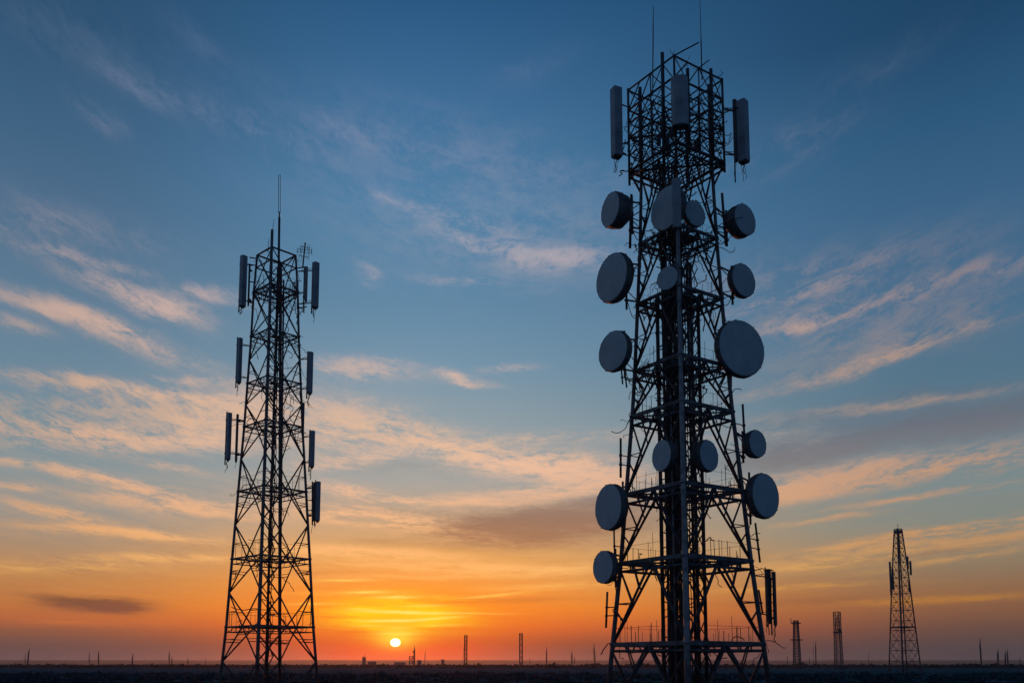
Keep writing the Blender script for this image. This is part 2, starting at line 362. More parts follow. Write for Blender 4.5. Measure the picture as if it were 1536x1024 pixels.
# ------------------------------------------------------------------ ground, far hills, haze
def ground_material():
    m = bpy.data.materials.new('dark_scrubland'); m.use_nodes = True; t = m.node_tree; b = t.nodes['Principled BSDF']
    tcn = t.nodes.new('ShaderNodeTexCoord')
    n1 = t.nodes.new('ShaderNodeTexNoise'); n1.inputs['Scale'].default_value = 0.02; n1.inputs['Detail'].default_value = 10; n1.inputs['Roughness'].default_value = 0.7
    n2 = t.nodes.new('ShaderNodeTexNoise'); n2.inputs['Scale'].default_value = 0.9; n2.inputs['Detail'].default_value = 6
    for n in (n1, n2): t.links.new(tcn.outputs['Object'], n.inputs['Vector'])
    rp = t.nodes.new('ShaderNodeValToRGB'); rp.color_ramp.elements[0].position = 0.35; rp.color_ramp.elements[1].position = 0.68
    rp.color_ramp.elements[0].color = (0.026, 0.075, 0.085, 1); rp.color_ramp.elements[1].color = (0.052, 0.13, 0.145, 1)  # base colour lifted blue-green to stand in for ground haze and skylight
    mx = t.nodes.new('ShaderNodeMath'); mx.operation = 'MULTIPLY_ADD'; mx.inputs[1].default_value = 0.35
    t.links.new(n2.outputs['Fac'], mx.inputs[0])
    m2 = t.nodes.new('ShaderNodeMath'); m2.operation = 'MULTIPLY'; m2.inputs[1].default_value = 0.65
    t.links.new(n1.outputs['Fac'], m2.inputs[0]); t.links.new(m2.outputs[0], mx.inputs[2])
    t.links.new(mx.outputs[0], rp.inputs[0]); t.links.new(rp.outputs[0], b.inputs['Base Color'])
    b.inputs['Roughness'].default_value = 1.0; b.inputs['Specular IOR Level'].default_value = 0.0
    return m
FAR = 9000.0
g = MB()
ys = [-300, -60, 0, 30, 60, 90, 120, 160, 220, 300, 420, 600, 900, 1400, 2200, 3500, 5500, 9000]
xs = [-9000, -5000, -2500, -1200, -600, -300, -150, -80, -40, 0, 40, 80, 150, 300, 600, 1200, 2500, 5000, 9000]
random.seed(4)
for y in ys:
    for x in xs: g.v.append(Vector((x, y, 0.0)))
for j in range(len(ys) - 1):
    for i in range(len(xs) - 1):
        a = j * len(xs) + i; g.f.append((a, a + 1, a + len(xs) + 1, a + len(xs))); g.sm.append(True)
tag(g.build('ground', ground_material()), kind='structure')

HILLM = mat('far_hill_cover', (0.05, 0.07, 0.075), 1.0, 0, 0.3, 0.01, spec=0.0)
h = MB()
def ridge(x, seed): return mnoise.fractal(Vector((x * 0.0011, seed, 0)), 1.0, 2.0, 5) * 0.5 + mnoise.noise(Vector((x * 0.012, seed + 5, 0))) * 0.10
nx = 360
for i in range(nx + 1):
    x = -8200 + 16400 * i / nx
    top = max(8, 40 + 9 * ridge(x, 2.0))
    for yy, zz in ((6300, -0.5), (6900, top * 0.8), (7300, top), (7900, top * 0.7), (8400, -0.5)): h.v.append(Vector((x, yy, zz)))
for i in range(nx):
    for k in range(4):
        a = i * 5 + k; h.f.append((a, a + 5, a + 6, a + 1)); h.sm.append(True)
tag(h.build('hills', HILLM), kind='structure')

# scrub: dense low bushes in a rough belt, one uncountable mass
SCR = mat('scrub_leaves', (0.016, 0.055, 0.065), 1.0, 0, 0.5, 0.7, spec=0.0)  # leaf colour carries the same blue haze and skylight as the ground
random.seed(11)
s = MB()
def clump(mb, x, y, hgt, rad, nleaf, zb=0.0):
    for _ in range(nleaf):
        a = random.random() * 6.283; rr = rad * math.sqrt(random.random()); zz = zb + hgt * (random.random() ** 0.8) * (1 - 0.6 * (rr / rad) ** 2)
        c = Vector((x + rr * math.cos(a), y + rr * math.sin(a), zz)); q = rad * random.uniform(0.16, 0.34)
        u = Vector((random.gauss(0, 1), random.gauss(0, 1), random.gauss(0, .7))).normalized() * q; v = Vector((random.gauss(0, 1), random.gauss(0, 1), random.gauss(0, 1))).normalized() * q
        b = len(mb.v); mb.v += [c - u, c + v, c + u * 0.9, c - v * 0.8]; mb.f.append((b, b + 1, b + 2, b + 3)); mb.sm.append(False)
for _ in range(1500):
    y = random.uniform(95, 210); x = random.uniform(-0.62, 0.62) * y * 1.02
    hh = random.uniform(0.15, 0.55) if random.random() < .85 else random.uniform(0.5, 1.0)
    clump(s, x, y, hh, random.uniform(0.5, 1.6), 14)
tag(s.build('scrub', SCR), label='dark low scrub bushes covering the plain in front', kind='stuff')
s = MB()
for _ in range(2600):
    y = random.uniform(620, 1500); x = random.uniform(-0.6, 0.6) * y
    hh = random.uniform(1.2, 3.2) * (0.8 + 0.25 * mnoise.noise(Vector((x * 0.01, y * 0.004, 0))))
    clump(s, x, y, hh, random.uniform(3, 9), 12)
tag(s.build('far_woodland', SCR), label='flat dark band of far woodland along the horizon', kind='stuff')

def haze():
    b = MB(); b.box((0, 4400, 38), (19000, 9700, 78))
    m = bpy.data.materials.new('evening_haze'); m.use_nodes = True; t = m.node_tree; t.nodes.clear()
    pv = t.nodes.new('ShaderNodeVolumePrincipled'); o = t.nodes.new('ShaderNodeOutputMaterial')
    pv.inputs['Color'].default_value = (0.86, 0.86, 0.9, 1); pv.inputs['Density'].default_value = 0.65e-4; pv.inputs['Anisotropy'].default_value = 0.8
    t.links.new(pv.outputs[0], o.inputs['Volume'])
    ob = b.build('haze', m); tag(ob, label='thin evening haze over the whole plain', kind='stuff')
haze()

# ------------------------------------------------------------------ lattice tower parts
class Tower:
    """A square tower on a vertical axis; half-diagonals come from widths seen at its own distance."""
    def __init__(s, name, px0, Y0, prof, phi, label, cat, group=None, lean=0.0):
        s.lean = lean
        p = pt(px0, HORIZON, Y0); s.X, s.Y = p.x, Y0; s.px0 = px0
        s.root = empty(name, (s.X, s.Y, 0), label, cat, group)
        s.O = Vector((s.X, s.Y, 0))
        s.beta = math.atan2(s.X, s.Y)
        s.phi = phi
        s.pr = sorted((s.zof(py), hw * s.camd(s.zof(py)) / F) for py, hw in prof)
    def camd(s, z): return cdepth((s.X, s.Y, z))
    def zof(s, py):
        lo = (PPY - py) / F; t = math.tan(math.atan(lo) + PITCH)
        return CAM.z + s.Y * t
    def a(s, z):
        P = s.pr
        if z <= P[0][0]:
            k = (P[1][1] - P[0][1]) / (P[1][0] - P[0][0]); return P[0][1] + k * (z - P[0][0])
        for (z0, a0), (z1, a1) in zip(P, P[1:]):
            if z <= z1: return a0 + (a1 - a0) * (z - z0) / (z1 - z0)
        return P[-1][1]
    def corner(s, k, z, scale=1.0, rad=None):      # k: 0 near, 1 right, 2 far, 3 left, local coordinates
        th = -s.beta + s.phi + k * math.pi / 2     # rotation applied to (0,-1)
        r = (rad if rad is not None else s.a(z)) * scale
        return Vector((math.sin(th) * r + s.lean * z, -math.cos(th) * r, z))
    def loc(s, px, py, dY=0.0): return pt(px, py, s.Y + dY) - s.O

def leg_run(t, k, z0, z1, r0, r1, zs):
    zz = [z0] + [z for z in zs if z0 < z < z1] + [z1]
    m = MB(); m.tube([t.corner(k, z) for z in zz], [r0 + (r1 - r0) * (z - z0) / (z1 - z0) for z in zz], 10)
    for z in zz[1:-1]:                             # bolted flanges
        c = t.corner(k, z); d = (t.corner(k, z + 0.1) - c).normalized(); r = r0 + (r1 - r0) * (z - z0) / (z1 - z0)
        m.tube([c - d * 0.09, c + d * 0.09], r * 1.4, 10)
    return m

def squiggle(m, p, rng, length, r, wild=1.0, down=0.4, nseg=10):
    p = Vector(p); d = Vector((rng.gauss(0, 1), rng.gauss(0, 1), rng.gauss(-down, .8))).normalized()
    pts = [p.copy()]
    for _ in range(nseg):
        d = (d + Vector((rng.gauss(0, .45), rng.gauss(0, .45), rng.gauss(-down * .25, .45))) * wild).normalized()
        p = p + d * (length / nseg); pts.append(p.copy())
    m.tube(pts, r, 4, cap=False)

def local_box(m, c, rz, d):
    m.box(c, d, rz)

def dish(t, px, py, diam_px, ratio, side, dY, depth=0.28, reach=None, arm=True, label=None, mount_k=None):
    p = t.loc(px, py, dY); wp = p + t.O
    D = diam_px * cdepth(wp) / F; r = D / 2
    el = math.atan2(wp.z - CAM.z, math.hypot(wp.x, wp.y)); beta = math.atan2(wp.x, wp.y)
    an = math.acos(min(1, ratio / math.cos(el)))
    rz = -beta + side * an
    dp = depth * D
    b = MB()
    b.lathe([(0.0, r), (0.0, r * 1.0), (dp * .12, r * 1.015), (dp * .5, r * 1.0), (dp * .62, r * 1.03), (dp * .7, r * 1.0), (dp, r * .97), (dp * 1.15, r * .82), (dp * 1.5, r * .5), (dp * 1.6, r * .28), (dp * 1.6 + .25, r * .24)], 44)
    for k in range(8):
        a = k * math.pi / 4 + .2
        c = Vector((math.cos(a) * r * 1.03, dp * .3, math.sin(a) * r * 1.03)); n = Vector((math.cos(a), 0, math.sin(a)))
        b.bar(c - Vector((0, dp * .3, 0)), c + Vector((0, dp * .35, 0)), .05, .05)
    o = b.build('microwave_dish', SHROUD, t.root); o.location = p; o.rotation_euler = (0, 0, rz)
    if label: o['label'] = label
    f = MB(); bul = r * 0.05
    f.lathe([(0.012, r * .985)] + [(-bul * math.sin(math.pi / 2 * (1 - q)) * 1.0 - .004, r * .985 * q) for q in (1.0, .96, .88, .75, .55, .3, .02)], 44)
    f.build('radome', RADOME, o)
    if mount_k is not None:
        fc = MB(); inv_ = Matrix.Rotation(-rz, 3, 'Z'); a_ = Vector((0, dp * 1.6 + .1, -r * .2)); b_ = inv_ @ (t.corner(mount_k, p.z - r * 1.5) - p)
        fc.tube([a_.lerp(b_, u) - Vector((0, 0, math.sin(math.pi * u) * r * .5)) for u in (0, .15, .3, .45, .6, .75, .9, 1.0)], .035, 6); fc.build('feed_cable', CABLE, o)
    m = MB(); back = dp * 1.6 + .2
    pole_y = back + 0.12
    m.tube([(0, pole_y, -r * 1.2), (0, pole_y, r * 1.2)], 0.1, 8)
    m.bar((0, back - .25, 0), (0, pole_y, 0), .3, .3)
    m.tube([(r * .5, dp, -r * .2), (0.02, pole_y, -r * .75)], 0.03, 5)
    m.tube([(-r * .5, dp, r * .2), (-0.02, pole_y, r * .75)], 0.03, 5)
    if arm and mount_k is not None:                # two stand-off pipes back to the leg
        inv = Matrix.Rotation(-rz, 3, 'Z')
        for dz in (-r * .8, r * .8):
            q = t.corner(mount_k, p.z + dz); m.tube([(0, pole_y, dz), inv @ (q - p)], 0.085, 6); m.tube([(0, pole_y, dz * .45), inv @ (q - p)], 0.045, 5); m.box((0, pole_y, dz), (.3, .3, .14))
    m.build('mounting_arm', STEEL, o)
    return o

def panel(t, px, y0, y1, wpx, dY, rot, dratio=0.6, pole=True, pole_off=None, mount_k=None, rad=None, tails=3, seed=0, mtl=None, pole_ext=(0.2, 0.5), label=None, rnd=False):
    rng = random.Random(seed * 7 + int(px))
    top, bot = t.loc(px, y0, dY), t.loc(px, y1, dY)
    bot.x = top.x
    hgt = top.z - bot.z; w = wpx * cdepth(bot + t.O) / F; d = w * dratio
    wp = bot + t.O; beta = math.atan2(wp.x, wp.y); rz = -beta + rot
    if not rnd: w = w / (math.cos(rot) + dratio * abs(math.sin(rot))); d = w * dratio
    b = MB()
    prof = [(-.5, .5), (-.5, -.1), (-.36, -.42), (-.14, -.5), (.14, -.5), (.36, -.42), (.5, -.1), (.5, .5)] if rnd else [(-.44, .5), (-.5, .44), (-.5, -.43), (-.43, -.5), (.43, -.5), (.5, -.43), (.5, .44), (.44, .5)]
    n = len(prof); bi = len(b.v)
    for z, sclr in ((0.02, .97), (.05, 1), (hgt - .04, 1), (hgt, .97)):
        for x, y in prof: b.v.append(Vector((x * w * sclr, y * d * sclr, z)))
    for i in range(3):
        for k in range(n):
            k2 = (k + 1) % n; b.f.append((bi + i * n + k, bi + i * n + k2, bi + (i + 1) * n + k2, bi + (i + 1) * n + k)); b.sm.append(False)
    b.f.append(tuple(bi + k for k in range(n))[::-1]); b.sm.append(False)
    b.f.append(tuple(bi + 3 * n + k for k in range(n))); b.sm.append(False)
    o = b.build('panel_antenna', mtl or PANEL, t.root); o.location = bot; o.rotation_euler = (0, 0, rz)
    if label: o['label'] = label
    c = MB()
    c.box((0, 0, -0.045), (w * .86, d * .8, .12))
    for i in range(4): c.tube([(w * (-.27 + .18 * i), 0, -.24), (w * (-.27 + .18 * i), 0, -.05)], .035, 6)
    c.build('end_cap', PCAP, o)
    if tails:
        c = MB()
        for i in range(tails):
            x0 = w * (-.27 + .18 * (i % 4)); L = rng.uniform(.5, 1.5); pts = [Vector((x0, 0, -.2))]
            for q in range(1, 6): pts.append(Vector((x0 + rng.gauss(0, .05), rng.uniform(0, .18) * q * .4, -.2 - L * q / 5)))
            c.tube(pts, .022 + .018 * (i % 2), 5)
        c.build('cable_tail', CABLE, o)
    py_ = d * .5 + .28
    if pole:
        m = MB(); m.tube([(0, py_, -pole_ext[1]), (0, py_, hgt + pole_ext[0])], .065, 8); m.build('mounting_pole', STEEL, o)
    inv = Matrix.Rotation(-rz, 3, 'Z')
    for z in (hgt * .13, hgt * .86):
        m = MB(); m.bar((0, d * .48, z), (0, py_, z), .16, .12); m.bar((-.1, py_ - .02, z), (.1, py_ - .02, z), .1, .14)
        if mount_k is not None:
            q = inv @ (t.corner(mount_k, bot.z + z, 1.0, rad) - bot)
            m.tube([(0, py_, z), q], .055, 6); m.tube([(0, py_, z + .25), q], .03, 5)
        m.build('mounting_bracket', STEEL, o)
    return o

def pole_antenna(t, px0, y0, px1, y1, rpx, dY, mount_k=None, name='rod_antenna', nb=2):
    a, b = t.loc(px0, y0, dY), t.loc(px1, y1, dY)
    r = rpx * cdepth(a + t.O) / F / 2
    m = MB(); m.tube([a, b], r, 8)
    o = m.build(name, BRACE, t.root)
    if mount_k is not None:
        for q in [(i + 1) / (nb + 1) for i in range(nb)]:
            k = MB(); p = a.lerp(b, q * .7 + .2); c = t.corner(mount_k, p.z + .1)
            k.tube([p, c], .05, 5); k.box(p, (r * 2.6, r * 2.6, .16))
            k.build('mounting_arm', BRACE, o)
    return o

def brace_bay(t, z0, z1, r, k_style, rng, faces=(0, 1, 2, 3)):
    m = MB()
    for k in faces:
        a0, b0 = t.corner(k, z0), t.corner((k + 1) % 4, z0)
        a1, b1 = t.corner(k, z1), t.corner((k + 1) % 4, z1)
        am, bm = t.corner(k, (z0 + z1) / 2), t.corner((k + 1) % 4, (z0 + z1) / 2)
        mid1 = (a1 + b1) / 2; mid0 = (a0 + b0) / 2
        if k_style == 'K':                          # inverted V with paired members and redundant struts
            for q, qm, q1 in ((a0, am, a1), (b0, bm, b1)):
                off = (mid1 - q1).normalized()
                m.tube([q, mid1], r, 7)
                dg = lambda u: q.lerp(mid1, u)
                lg = lambda u: q.lerp(q1, u)
                m.tube([dg(.5), lg(.93)], r * .72, 6)
                m.tube([dg(.68), mid1.lerp(q1, .62)], r * .6, 6)
                m.tube([dg(.27), lg(.42)], r * .6, 6)
                m.tube([dg(.5), lg(.5)], r * .45, 5)
        elif k_style == 'D':                        # diamonds: face middle to mid-bay leg nodes
            for q in (am, bm):
                m.tube([mid1, q], r, 6); m.tube([mid0, q], r, 6)
            for q0, q1 in ((a0, a1), (b0, b1)):
                m.tube([q0.lerp(q1, .78), mid1.lerp(q0.lerp(q1, .5), .44)], r * .5, 5)
                m.tube([q0.lerp(q1, .82), mid1.lerp(q0.lerp(q1, .5), .36)], r * .4, 5)
                m.tube([q0.lerp(q1, .22), mid0.lerp(q0.lerp(q1, .5), .44)], r * .5, 5)
        else:                                       # X bracing
            m.tube([a0, b1], r, 6); m.tube([b0, a1], r, 6)
    return m

def platform(t, z, r, rng, rail=True, railn=8, drop=0.75, core=2.0, rad=None, deck=0.5, railh=1.6):
    m = MB()
    cs = [t.corner(k, z, 1.0, rad) for k in range(4)]
    lo = [c * 1.0 - Vector((0, 0, drop)) for c in cs]
    mids = [(cs[k] + cs[(k + 1) % 4]) / 2 for k in range(4)]
    for k in range(4):
        a, b = cs[k], cs[(k + 1) % 4]
        m.bar(a, b, r * 1.5, r * 2.2)
        e0, e1 = a.lerp(b, .0) * .97, b * .97
        e0.z = e1.z = z - drop
        m.tube([e0, e1], r * .8, 6)
        for u in (.17, .33, .5, .67, .83):
            p = a.lerp(b, u); q = e0.lerp(e1, u + rng.uniform(-.06, .06)); m.tube([p, q], r * .45, 5)
        m.tube([mids[k], mids[(k + 1) % 4]], r * .7, 6)                 # diamond
        m.tube([a, a * 0 + Vector((0, 0, z)) + (a - Vector((0, 0, z))) * .2], r * .55, 6)
    cz = Vector((0, 0, z - .08))
    rr = t.corner(0, z, deck, rad).xy.length
    pts = [t.corner(k, z, deck, rad) for k in range(4)]
    nb = 12
    for i in range(nb):                              # open grating of narrow planks round the core
        u = (i + .5) / nb
        p, q = pts[0].lerp(pts[1], u), pts[3].lerp(pts[2], u)
        m.bar(p, q, rr * .085, .05)
    o = m.build('platform', STEEL, t.root)
    if rail:
        m = MB()
        for k in range(4):
            a, b = cs[k], cs[(k + 1) % 4]
            for i in range(railn):
                u = (i + rng.uniform(.1, .9)) / railn
                if rng.random() < .18: continue
                p = a.lerp(b, u); hh = railh * rng.choice([.5, .7, 1, 1, 1.15, 1.5])
                m.tube([p, p + Vector((rng.gauss(0, .02), rng.gauss(0, .02), hh))], rng.choice([.018, .022, .03]), 5)
            m.tube([a.lerp(b, .05) + Vector((0, 0, railh * .95)), a.lerp(b, .95) + Vector((0, 0, railh * .95))], .013, 4)
        m.build('railing', BRACE, o)
    return o

def tangle(t, z0, z1, n, rng, posts, levels, length=(1.2, 3.5), r=(.018, .04), wild=1.0, m=None):
    lv = [z for z in levels if z0 <= z <= z1]
    for _ in range(n):                              # every slack end starts on a post, a leg or a platform edge
        z = rng.uniform(z0, z1); q = rng.random()
        if q < .5 or (q > .72 and not lv):
            x, y = rng.choice(posts); p = Vector((x, y, z))
        elif q < .72: p = t.corner(rng.randrange(4), z)
        else:
            z = rng.choice(lv); k = rng.randrange(4); p = t.corner(k, z).lerp(t.corner((k + 1) % 4, z), rng.random())
        squiggle(m, p, rng, rng.uniform(*length), rng.uniform(*r), wild)
    return m

# ------------------------------------------------------------------ the near tower on the right
rng = random.Random(5)
T = Tower('lattice_tower', 1031, 80.0, [(1024, 118), (966, 111), (843, 96), (737, 85.5), (622, 74), (553, 68.5), (452, 62), (365, 56.5), (300, 54), (250, 52), (120, 51)], 0.0,
          'tall dark lattice tower carrying many round dishes and three grey panels at its top', 'tower')
PL = [966, 843, 739, 621, 553, 452, 362, 252]
ZL = [T.zof(y) for y in PL]
ZTOP = T.zof(128)
for k in range(4):
    o = leg_run(T, k, 0.0, T.zof(150) if k else T.zof(302), .21 if k else .25, .135 if k else .16, ZL).build('leg', SKYLIT if k == 0 else STEEL, T.root)
    if k == 0: o['label'] = 'leg nearest the viewer, paler with skylight put into its colour'
zs = [0.0] + ZL
for i in range(len(zs) - 1):
    r = [.12, .12, .11, .105, .1, .095, .09, .085][i]
    z0 = zs[i] if i else ZL[0] - (ZL[1] - ZL[0])
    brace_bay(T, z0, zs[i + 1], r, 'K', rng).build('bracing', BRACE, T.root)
for i, z in enumerate(ZL[:-1]):
    platform(T, z, [.17, .16, .15, .14, .13, .12, .11][i], rng, True, [13, 12, 12, 11, 10, 10, 8][i], [.55, .7, .8, .8, .75, .7, .6][i], deck=.52, railh=[1.5, 1.5, 1.4, 1.3, 1.1, 1.1, .9][i])
# inner mast of four posts with its own lacing
zc = T.zof(380)
for px, dy, rr, zt in ((996, 0.2, .17, 440), (1049, -0.7, .15, 400), (1060, 0.7, .16, 440), (1044, 1.8, .13, 380)):
    p = T.loc(px, HORIZON, dy); m = MB()
    m.tube([(p.x, p.y, 0), (p.x, p.y, T.zof(zt))], rr, 8)
    m.build('inner_post', BRACE, T.root)
m = MB()
pa, pb, pc, pd = [T.loc(px, HORIZON, dy) for px, dy in ((1049, -0.7), (1060, .7), (1044, 1.8), (996, .2))]
z = 0.0; fl = 0
while z < zc - 1.6:
    for p, q in ((pa, pb), (pb, pc), (pc, pd), (pd, pa)):
        if (p, q) in ((pc, pd), (pd, pa)) and fl % 2: continue
        a_, b_ = (p, q) if fl % 2 else (q, p)
        m.tube([(a_.x, a_.y, z), (b_.x, b_.y, z + 1.5)], .055, 5)
    fl += 1; z += 1.5
m.build('inner_lacing', BRACE, T.root)
# the cable ladder: side rails, rungs and a thick run of feeder cables
cx, cy = T.loc(1016, HORIZON, -.8).x, T.loc(1016, HORIZON, -.8).y
zt = T.zof(255)
m = MB()
for sx in (-.68, .68): m.bar((cx + sx, cy, 0), (cx + sx, cy, zt), .1, .16)
z = .4
while z < zt: m.bar((cx - .68, cy + .06, z), (cx + .68, cy + .06, z), .06, .06); z += .6
m.build('cable_ladder', BRACE, T.root)
m = MB()
for i in range(42):
    x = cx - .6 + 1.2 * (i / 41) + rng.gauss(0, .02); y = cy + rng.choice([-.08, -.14, .14, .22]); rr = rng.choice([.035, .045, .055])
    top = rng.choice([zt, zt - rng.uniform(0, 14), T.zof(440)]); n = 22
    m.tube([(x + rng.gauss(0, .025), y + rng.gauss(0, .03), top * j / n) for j in range(n + 1)], rr, 6)
for i in range(5):
    x = cx + rng.uniform(1.1, 1.5); y = cy + rng.uniform(.2, .9); n = 20
    m.tube([(x + rng.gauss(0, .03), y + rng.gauss(0, .03), zt * .93 * j / n) for j in range(n + 1)], .045, 6)
m.build('feeder_cables', CABLE, T.root)
m = MB()
px = T.loc(1014, HORIZON, -1.6); m.tube([(px.x, px.y, 0), (px.x, px.y, T.zof(600))], .075, 8)
m.build('conduit', SKYLIT, T.root)
TP = [(pa.x, pa.y), (pb.x, pb.y), (pc.x, pc.y), (pd.x, pd.y), (cx - .6, cy), (cx + .6, cy), (cx, cy - .15)]
WT = MB()                                           # slack feeder ends and jumpers, beyond counting
for i in range(60):
    z = rng.uniform(2, zt); squiggle(WT, (cx + rng.uniform(-.7, .9), cy - .2 - rng.random() * .5, z), rng, rng.uniform(1, 3.5), .03, .8, .8)
for i in range(len(ZL) - 1):
    n = [20, 28, 34, 42, 50, 60, 80][i]
    z0, z1 = ZL[i] - 1.6, ZL[i + 1]
    tangle(T, ZL[i] - .9, ZL[i] + .8, n, rng, TP, ZL, (1, 3), (.02, .045), m=WT)
    tangle(T, z0, z1, [14, 18, 24, 44, 60, 70, 90][i], rng, TP, ZL, (1, 2.6), (.022, .055), m=WT)
# head frame
HR = 69.5 * T.camd(ZTOP) / F
ZB = T.zof(251)
m = MB()
hc = lambda k, z: T.corner(k, z, 1.0, HR)
def hp(k, u, z): return hc(k, z).lerp(hc((k + 1) % 4, z), u)
for k in range(4):
    for z, r in ((ZTOP, .085), (T.zof(158), .1), (T.zof(178), .055), (T.zof(200), .08), (T.zof(226), .06), (ZB, .15), (ZB - .6, .1)):
        m.tube([hc(k, z), hc((k + 1) % 4, z)], r, 7)
    if k != 0: m.tube([hc(k, ZB - (.9 if k != 3 else 1.3)), hc(k, ZTOP + .15)], .11, 8)
    m.tube([hp(k, .27, ZB - .4), hp(k, .27, ZTOP + (.4 if k not in (0, 3) else -.6))], .15, 8)
    m.tube([hp(k, .76, ZB), hp(k, .76, ZTOP + (1.1 if k == 3 else .5))], .16, 8)
    for u in (.5,): m.tube([hp(k, u, ZB), hp(k, u, ZTOP)], .06, 6)
    zz = [ZB, (ZB + T.zof(200)) / 2, T.zof(200), T.zof(178), T.zof(158), ZTOP]
    for a_, b_ in zip(zz, zz[1:]):
        m.tube([hp(k, 0, a_), hp(k, .27, b_)], .065, 5); m.tube([hp(k, .27, a_), hp(k, .5, b_)], .06, 5); m.tube([hp(k, .27, a_), hp(k, 0, b_)], .045, 5); m.tube([hp(k, .5, a_), hp(k, .76, b_)], .045, 5)
        m.tube([hp(k, .76, a_), hp(k, .5, b_)], .05, 5); m.tube([hp(k, .97, a_), hp(k, .76, b_)], .05, 5)
    m.tube([hc(k, ZB), T.corner(k, T.zof(285))], .1, 6)
m.tube([hc(0, T.zof(158)), hc(0, ZTOP + .1)], .1, 8)
m.tube([hc(0, T.zof(158)), hc(2, T.zof(158))], .07, 6); m.tube([hc(1, T.zof(200)), hc(3, T.zof(200))], .07, 6); m.tube([hc(0, T.zof(200)), hc(2, T.zof(200))], .07, 6); m.tube([hc(1, ZB), hc(3, ZB)], .1, 6); m.tube([hc(0, ZB), hc(2, ZB)], .1, 6)
for i in range(13):
    u = (i + .5) / 13; m.bar(hp(0, u, ZB - .1), hp(2, 1 - u, ZB - .1), .09, .05)
m.build('head_frame', BRACE, T.root)
mm = WT
for i in range(300):
    z = rng.uniform(ZB, T.zof(160)); k = rng.randrange(4); p = hp(k, rng.choice([0, .27, .5, .76]), z); f = 1.0
    squiggle(mm, (p.x * f, p.y * f, z), rng, rng.uniform(.7, 2.2), rng.uniform(.022, .055), 1.1, .3)
for i in range(14):
    z = ZTOP; k = rng.choice([0, 0, 3]); p = hp(k, rng.choice([0, .27, .5, .76, .9]), z)
    squiggle(mm, p, rng, rng.uniform(.5, 1.4), .02, 1.0, -.4)
tag(WT.build('loose_cables', CABLE, T.root), kind='stuff')
# equipment boxes inside the head
for i in range(7):
    k = rng.randrange(4); p = hp(k, rng.uniform(.2, .8), 0) * rng.uniform(.3, .7); z = rng.uniform(ZB + .4, T.zof(190))
    m = MB(); m.box((p.x, p.y, z), (.5, .35, .8), rng.random() * 3); m.bar((p.x, p.y, z + .3), (p.x * .4, p.y * .4, z + .3), .08)
    m.build('radio_unit', SHROUD, T.root)
# whips and the slanting boom
def whip(x0, y0, x1, y1, ysplit, r0, r1, dY, t=None, mtl=None):
    t = t or T; a, b = t.loc(x0, y0, dY), t.loc(x1, y1, dY); u = (y0 - ysplit) / (y0 - y1)
    m = MB(); c = a.lerp(b, u); m.tube([a, c], r0, 7); m.tube([c, b], [r1, r1 * .6], 6)
    return m.build('whip_antenna', mtl or BRACE, t.root)
whip(979, 140, 980, 10, 40, .05, .045, -2.0); whip(1053, 120, 1050, 1, 60, .055, .035, -1.75)
m = MB(); m.tube([hc(0, ZTOP), T.loc(1048, 64, -3.9)], .06, 6); m.build('boom', BRACE, T.root); m = MB(); m.tube([hp(0, .5, ZTOP), hp(0, .5, ZTOP) + (T.loc(1066, 87, -1.8) - T.loc(1050, 99, -1.8))], .05, 6); m.build('boom', BRACE, T.root)
# dishes
dish(T, 915, 314, 51, .48, -1, -.6, .42, mount_k=3)
dish(T, 917, 416, 73, .58, -1, -.6, .20, mount_k=3)
dish(T, 919, 526, 61, .66, -1, -.5, .20, mount_k=3)
dish(T, 912, 760, 69, .56, -1, -.5, .20, mount_k=3)
dish(T, 904, 850, 49, .60, -1, -.4, .24, mount_k=3)
dish(T, 1118, 329, 48, .56, 1, -.5, .40, mount_k=1)
dish(T, 1116, 420, 51, .60, 1, -.5, .22, mount_k=1)
dish(T, 1113, 522, 86, .72, 1, -1.3, .16, mount_k=1, label='largest dish on the tower, facing right')
dish(T, 1137, 665, 41, .58, 1, -.4, .34, mount_k=1)
dish(T, 1149, 743, 67, .56, 1, -.5, .22, mount_k=1)
dish(T, 992, 683, 47, .58, -1, -3.2, .3, arm=False)
dish(T, 1064, 683, 47, .55, 1, -3.0, .3, arm=False)
dish(T, 999, 312, 66, .62, -1, -3.4, .18, arm=False, label='large pale dish half hidden by a panel antenna')
dish(T, 1043, 320, 40, .66, 1, -2.4, .2, arm=False)
dish(T, 1001, 417, 36, .80, -1, -3.2, .2, arm=False)
# panels
panel(T, 924, 133, 235, 19, -.6, .52, 1.0, mount_k=3, rad=HR, seed=1, pole=False)
panel(T, 1019, 117, 190, 25, -4.9, .05, .7, pole=True, seed=2, pole_ext=(.1, .3), rnd=True)
panel(T, 1113, 152, 243, 19, -.8, -.5, .9, mount_k=1, rad=HR, seed=3, pole=False)
panel(T, 1014, 268, 341, 13, -5.4, .08, .4, pole=False, seed=4, tails=0)
panel(T, 1151.5, 853, 931, 9, -.3, .5, .8, mount_k=1, seed=5, tails=2, mtl=PCAP)
panel(T, 1160.5, 857, 936, 6, -.6, .9, .9, pole=True, seed=6, tails=2, mtl=PCAP, pole_ext=(.1, .9))
m = MB()
for y in (854, 866, 878, 890, 902, 914, 926): m.tube([T.loc(1152, y, -.45), T.loc(1160.5, y + 1.5, -.7)], .045, 5)
for dz in (-.25, .25): m.tube([T.loc(1156 + dz * 4, 853, -.5), T.loc(1156 + dz * 4, 930, -.5)], .03, 5)
m.build('panel_spacer_frame', BRACE, T.root)
